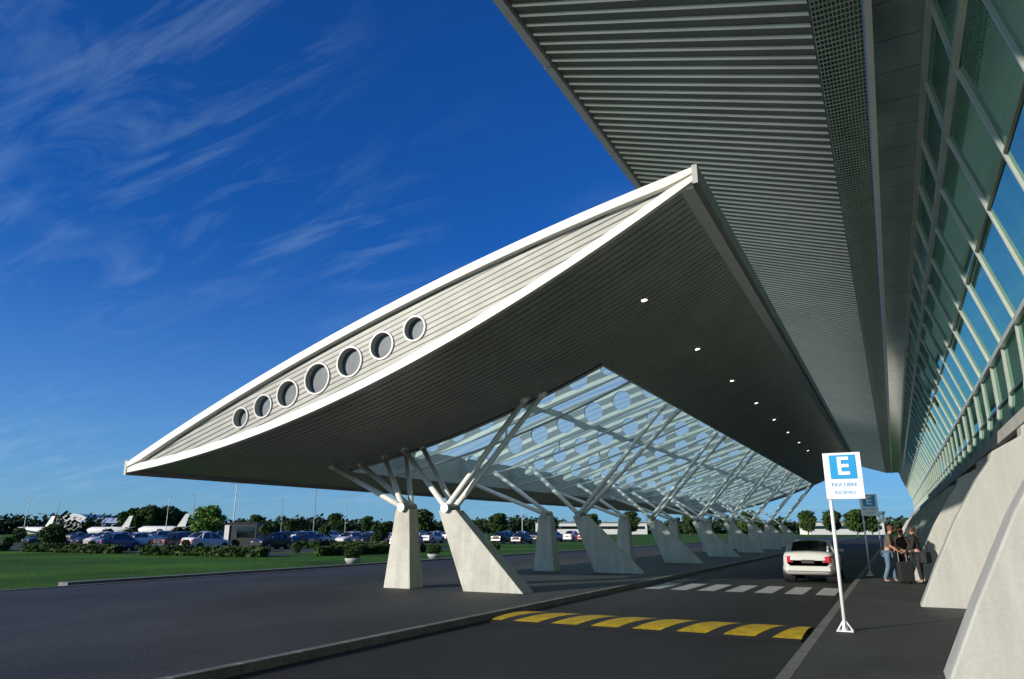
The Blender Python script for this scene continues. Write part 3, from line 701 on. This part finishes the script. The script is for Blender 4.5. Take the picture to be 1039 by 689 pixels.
# ------------------------------------------------------------------ people
def skin(verts,edges,rad,sub=2,root=0):
    me=bpy.data.meshes.new('s'); me.from_pydata(verts,edges,[]); o=bpy.data.objects.new('s',me); COL.objects.link(o)
    md=o.modifiers.new('k','SKIN'); md.use_smooth_shade=True
    for i,r in enumerate(rad):
        sv=me.skin_vertices[0].data[i]; sv.radius=r if isinstance(r,tuple) else (r,r); sv.use_root=(i==root)
    sb=o.modifiers.new('u','SUBSURF'); sb.levels=sub; sb.render_levels=sub
    bpy.context.view_layer.update()
    m2=bpy.data.meshes.new_from_object(o.evaluated_get(bpy.context.evaluated_depsgraph_get())); bpy.data.objects.remove(o); return m2
M_skin=mat('skin',(.45,.24,.15),.55,var=.08)
M_eye=mat('eye',(.03,.02,.02),.2,var=.05)
def person(loc,rot,H,lean,legs,arms,shirt,trous,hairc,label,longhair=False,sleeve=True):
    s=H/1.75; e=empty('person',(0,0,0),label,"person")
    def B(p):
        x,y,z=p
        if z>.95:
            dz=z-.95; y2=y*math.cos(lean)+dz*math.sin(lean); z2=.95+dz*math.cos(lean)-y*math.sin(lean); y,z=y2,z2
        return (x*s,y*s,z*s)
    J={'pel':(0,0,.96),'sp':(0,.01,1.14),'ch':(0,0,1.34),'nk':(0,-.01,1.49),'nk2':(0,.01,1.55),'hd':(0,.03,1.63),'ht':(0,.02,1.70)}
    for sd,sx in(('l',-1),('r',1)):
        k,a=legs[sd]; J['hip'+sd]=(sx*.09,0,.9); J['kn'+sd]=(sx*.1,k[0],.5); J['an'+sd]=(sx*.11,a[0],.09+a[1]); J['to'+sd]=(sx*.125,a[0]+.15,.045+a[1])
        el,wr=arms[sd]; J['sh'+sd]=(sx*.17,0,1.42); J['el'+sd]=el; J['wr'+sd]=wr
    G={k:Vector(B(v)) for k,v in J.items()}
    order=['pel','sp','ch','nk','nk2','hd','ht','hipl','knl','anl','tol','hipr','knr','anr','tor','shl','ell','wrl','shr','elr','wrr']
    R={'pel':(.15,.11),'sp':(.13,.1),'ch':(.155,.11),'nk':.06,'nk2':.055,'hd':(.078,.095),'ht':(.06,.075),'hip':.09,'kn':.058,'an':.04,'to':(.04,.03),'sh':.06,'el':.04,'wr':.027}
    rad=[]
    for o in order:
        r=R.get(o) or R.get(o[:-1]); rad.append(tuple(q*s for q in r) if isinstance(r,tuple) else r*s)
    ix={o:i for i,o in enumerate(order)}
    ed=[('pel','sp'),('sp','ch'),('ch','nk'),('nk','nk2'),('nk2','hd'),('hd','ht')]
    for q in 'lr': ed+=[('pel','hip'+q),('hip'+q,'kn'+q),('kn'+q,'an'+q),('an'+q,'to'+q),('ch','sh'+q),('sh'+q,'el'+q),('el'+q,'wr'+q)]
    body=MB(); body.mesh(skin([G[o] for o in order],[(ix[a],ix[c]) for a,c in ed],rad))
    for q,sx in(('l',-1),('r',1)):
        wv=G['wr'+q]; d=(wv-G['el'+q]).normalized(); side=d.cross(Vector((sx,0,0)))
        if side.length<.2: side=Vector((0,0,1))
        side.normalize(); nrm=d.cross(side).normalized()
        pc=wv+d*.05*s; body.mesh(skin([wv,pc,wv+d*.09*s],[(0,1),(1,2)],[(.026*s,.02*s),(.036*s,.018*s),(.036*s,.015*s)],1))
        for i,(o_,ln) in enumerate(((-.028,.062),(-.01,.075),(.01,.07),(.028,.055))):
            p0=wv+d*.085*s+side*o_*s; p1=p0+d*ln*.5*s+nrm*.006*s; p2=p0+d*ln*.9*s+nrm*.03*s
            body.mesh(skin([p0,p1,p2],[(0,1),(1,2)],[.0095*s,.0085*s,.007*s],1))
        p0=wv+d*.035*s-side*.03*s; body.mesh(skin([p0,p0-side*.025*s+d*.025*s,p0-side*.03*s+d*.055*s],[(0,1),(1,2)],[.012*s,.01*s,.008*s],1))
    hd=G['hd']; fd=Vector((0,math.cos(lean),-math.sin(lean)*.6)).normalized(); up=Vector((0,math.sin(lean)*.6,math.cos(lean))).normalized()
    nz=hd+fd*.098*s; body.tube(nz+up*.025*s,nz+fd*.02*s-up*.012*s,.008*s,.014*s,n=6)
    for sx in(-1,1): body.sphere(hd+Vector((sx*.08*s,0,0)),.02*s,n=6,k=5,sc=(.5,1,1.5))
    body.tube(hd+fd*.095*s-up*.045*s-Vector((.02*s,0,0)),hd+fd*.095*s-up*.045*s+Vector((.02*s,0,0)),.007*s,n=5)
    body.build('body',M_skin,e,smooth=True)
    for sx in(-1,1):
        b=MB(); b.sphere(hd+fd*.092*s+up*.025*s+Vector((sx*.03*s,0,0)),.011*s,n=6,k=5); b.build('eye',M_eye,e)
    o2=['pel','sp','ch','nk','shl','ell','shr','elr']; g2=[G[o] for o in o2]; r2=[(.165,.125),(.15,.12),(.175,.13),(.075,.07),.078,.058,.078,.058]
    e2=[(0,1),(1,2),(2,3),(2,4),(4,5),(2,6),(6,7)]
    if not sleeve: g2+= [G['wrl'],G['wrr']]; r2+=[.04,.04]; e2+=[(5,8),(7,9)]
    b=MB(); b.mesh(skin(g2,e2,[tuple(q*s for q in r) if isinstance(r,tuple) else r*s for r in r2])); b.build('shirt',shirt,e,smooth=True)
    o3=['pel','hipl','knl','anl','hipr','knr','anr']; b=MB()
    b.mesh(skin([G[o]+(Vector((0,0,.02)) if o[:2]=='an' else Vector()) for o in o3],[(0,1),(1,2),(2,3),(0,4),(4,5),(5,6)],[(.158*s,.118*s)]+[.105*s,.075*s,.062*s]*2)); b.build('trousers',trous,e,smooth=True)
    for q in 'lr':
        b=MB(); a=G['an'+q];t=G['to'+q]; b.mesh(skin([a+Vector((0,-.05,-.045))*s,a+Vector((0,.03,-.03))*s,t+Vector((0,0,.0))],[(0,1),(1,2)],[(.042*s,.038*s),(.048*s,.045*s),(.045*s,.032*s)],1)); b.build('shoe',M_dark,e,smooth=True)
    b=MB(); hc=hd+up*.045*s-fd*.018*s; b.sphere(hc,.105*s,n=14,k=10,sc=(.9,1.02,.95))
    if longhair: b.mesh(skin([hd+up*.05*s-fd*.05*s,hd-fd*.1*s-up*.08*s,G['ch']-fd*.14*s+up*.02],[(0,1),(1,2)],[.08*s,(.09*s,.05*s),(.07*s,.03*s)],1))
    b.build('hair',hairc,e,smooth=True)
    e.location=loc; e.rotation_euler=(0,0,rot); return e
M_jean=mat('denim',(.1,.16,.24),.8,var=.25,scale=6); M_olive=mat('olive_cloth',(.11,.09,.07),.85,var=.2,scale=8); M_blk=mat('black_cloth',(.015,.015,.017),.8,var=.2,scale=8)
M_brownh=mat('brown_hair',(.06,.03,.02),.6,var=.3,scale=20); M_redh=mat('auburn_hair',(.14,.045,.03),.6,var=.3,scale=20); M_redc=mat('dark_maroon_cloth',(.05,.018,.018),.8,var=.2)
std={'l':((.03,0),(-.02,0)),'r':((.03,0),(.02,0))}
person((-.3,26.6,.12),math.radians(-100),1.78,.22,{'l':((.08,0),(.12,0)),'r':((.0,0),(-.14,0))},{'l':((-.24,.12,1.16),(-.16,.34,1.1)),'r':((.25,.1,1.15),(.2,.33,1.05))},M_olive,M_jean,M_redh,"person in olive t-shirt and jeans leaning over luggage")
person((.58,26.6,.12),math.radians(75),1.72,.15,std,{'l':((-.24,.08,1.14),(-.2,.3,1.06)),'r':((.24,.02,1.13),(.24,.12,.9))},M_blk,M_blk,M_brownh,"person in black clothes facing a companion, long dark hair",True,False)
person((.15,27.2,.12),math.radians(170),1.66,.05,std,{'l':((-.24,.03,1.13),(-.22,.18,.93)),'r':((.24,.03,1.13),(.22,.2,.95))},M_redc,M_blk,M_brownh,"person in dark maroon top standing between two others",True)
bg_=empty('shoulder_bag',(0,0,0),"black shoulder bag hanging at a person's side","bag")
b=MB(); b.box(-.22,.22,-.1,.1,.0,.34); b.build('body',M_blk,bg_,bevel=.05)
b=MB(); 
pts=[(-.2,0,.3),(-.12,0,.5),(0,0,.6),(.12,0,.5),(.2,0,.3)]
for a,c in zip(pts,pts[1:]): b.tube(a,c,.015,n=6)
b.build('strap',M_blk,bg_); bg_.location=(.75,26.35,.75); bg_.rotation_euler=(0,0,1.2)
sc=empty('suitcase',(0,0,0),"upright black wheeled suitcase on the pavement","suitcase")
b=MB(); b.box(-.22,.22,-.13,.13,.06,.66); b.build('shell',M_blk,sc,bevel=.04)
b=MB()
for x in(-.12,.12): b.tube((x,.1,.62),(x,.1,.98),.01,n=6)
b.tube((-.13,.1,.98),(.13,.1,.98),.016,n=6); b.build('handle',M_grey,sc)
for x in(-.16,.16):
    b=MB(); b.tube((x-.02,.08,.035),(x+.02,.08,.035),.035,n=10); b.build('wheel',M_rubber,sc)
sc.location=(.14,26.5,.12); sc.rotation_euler=(0,0,.4)
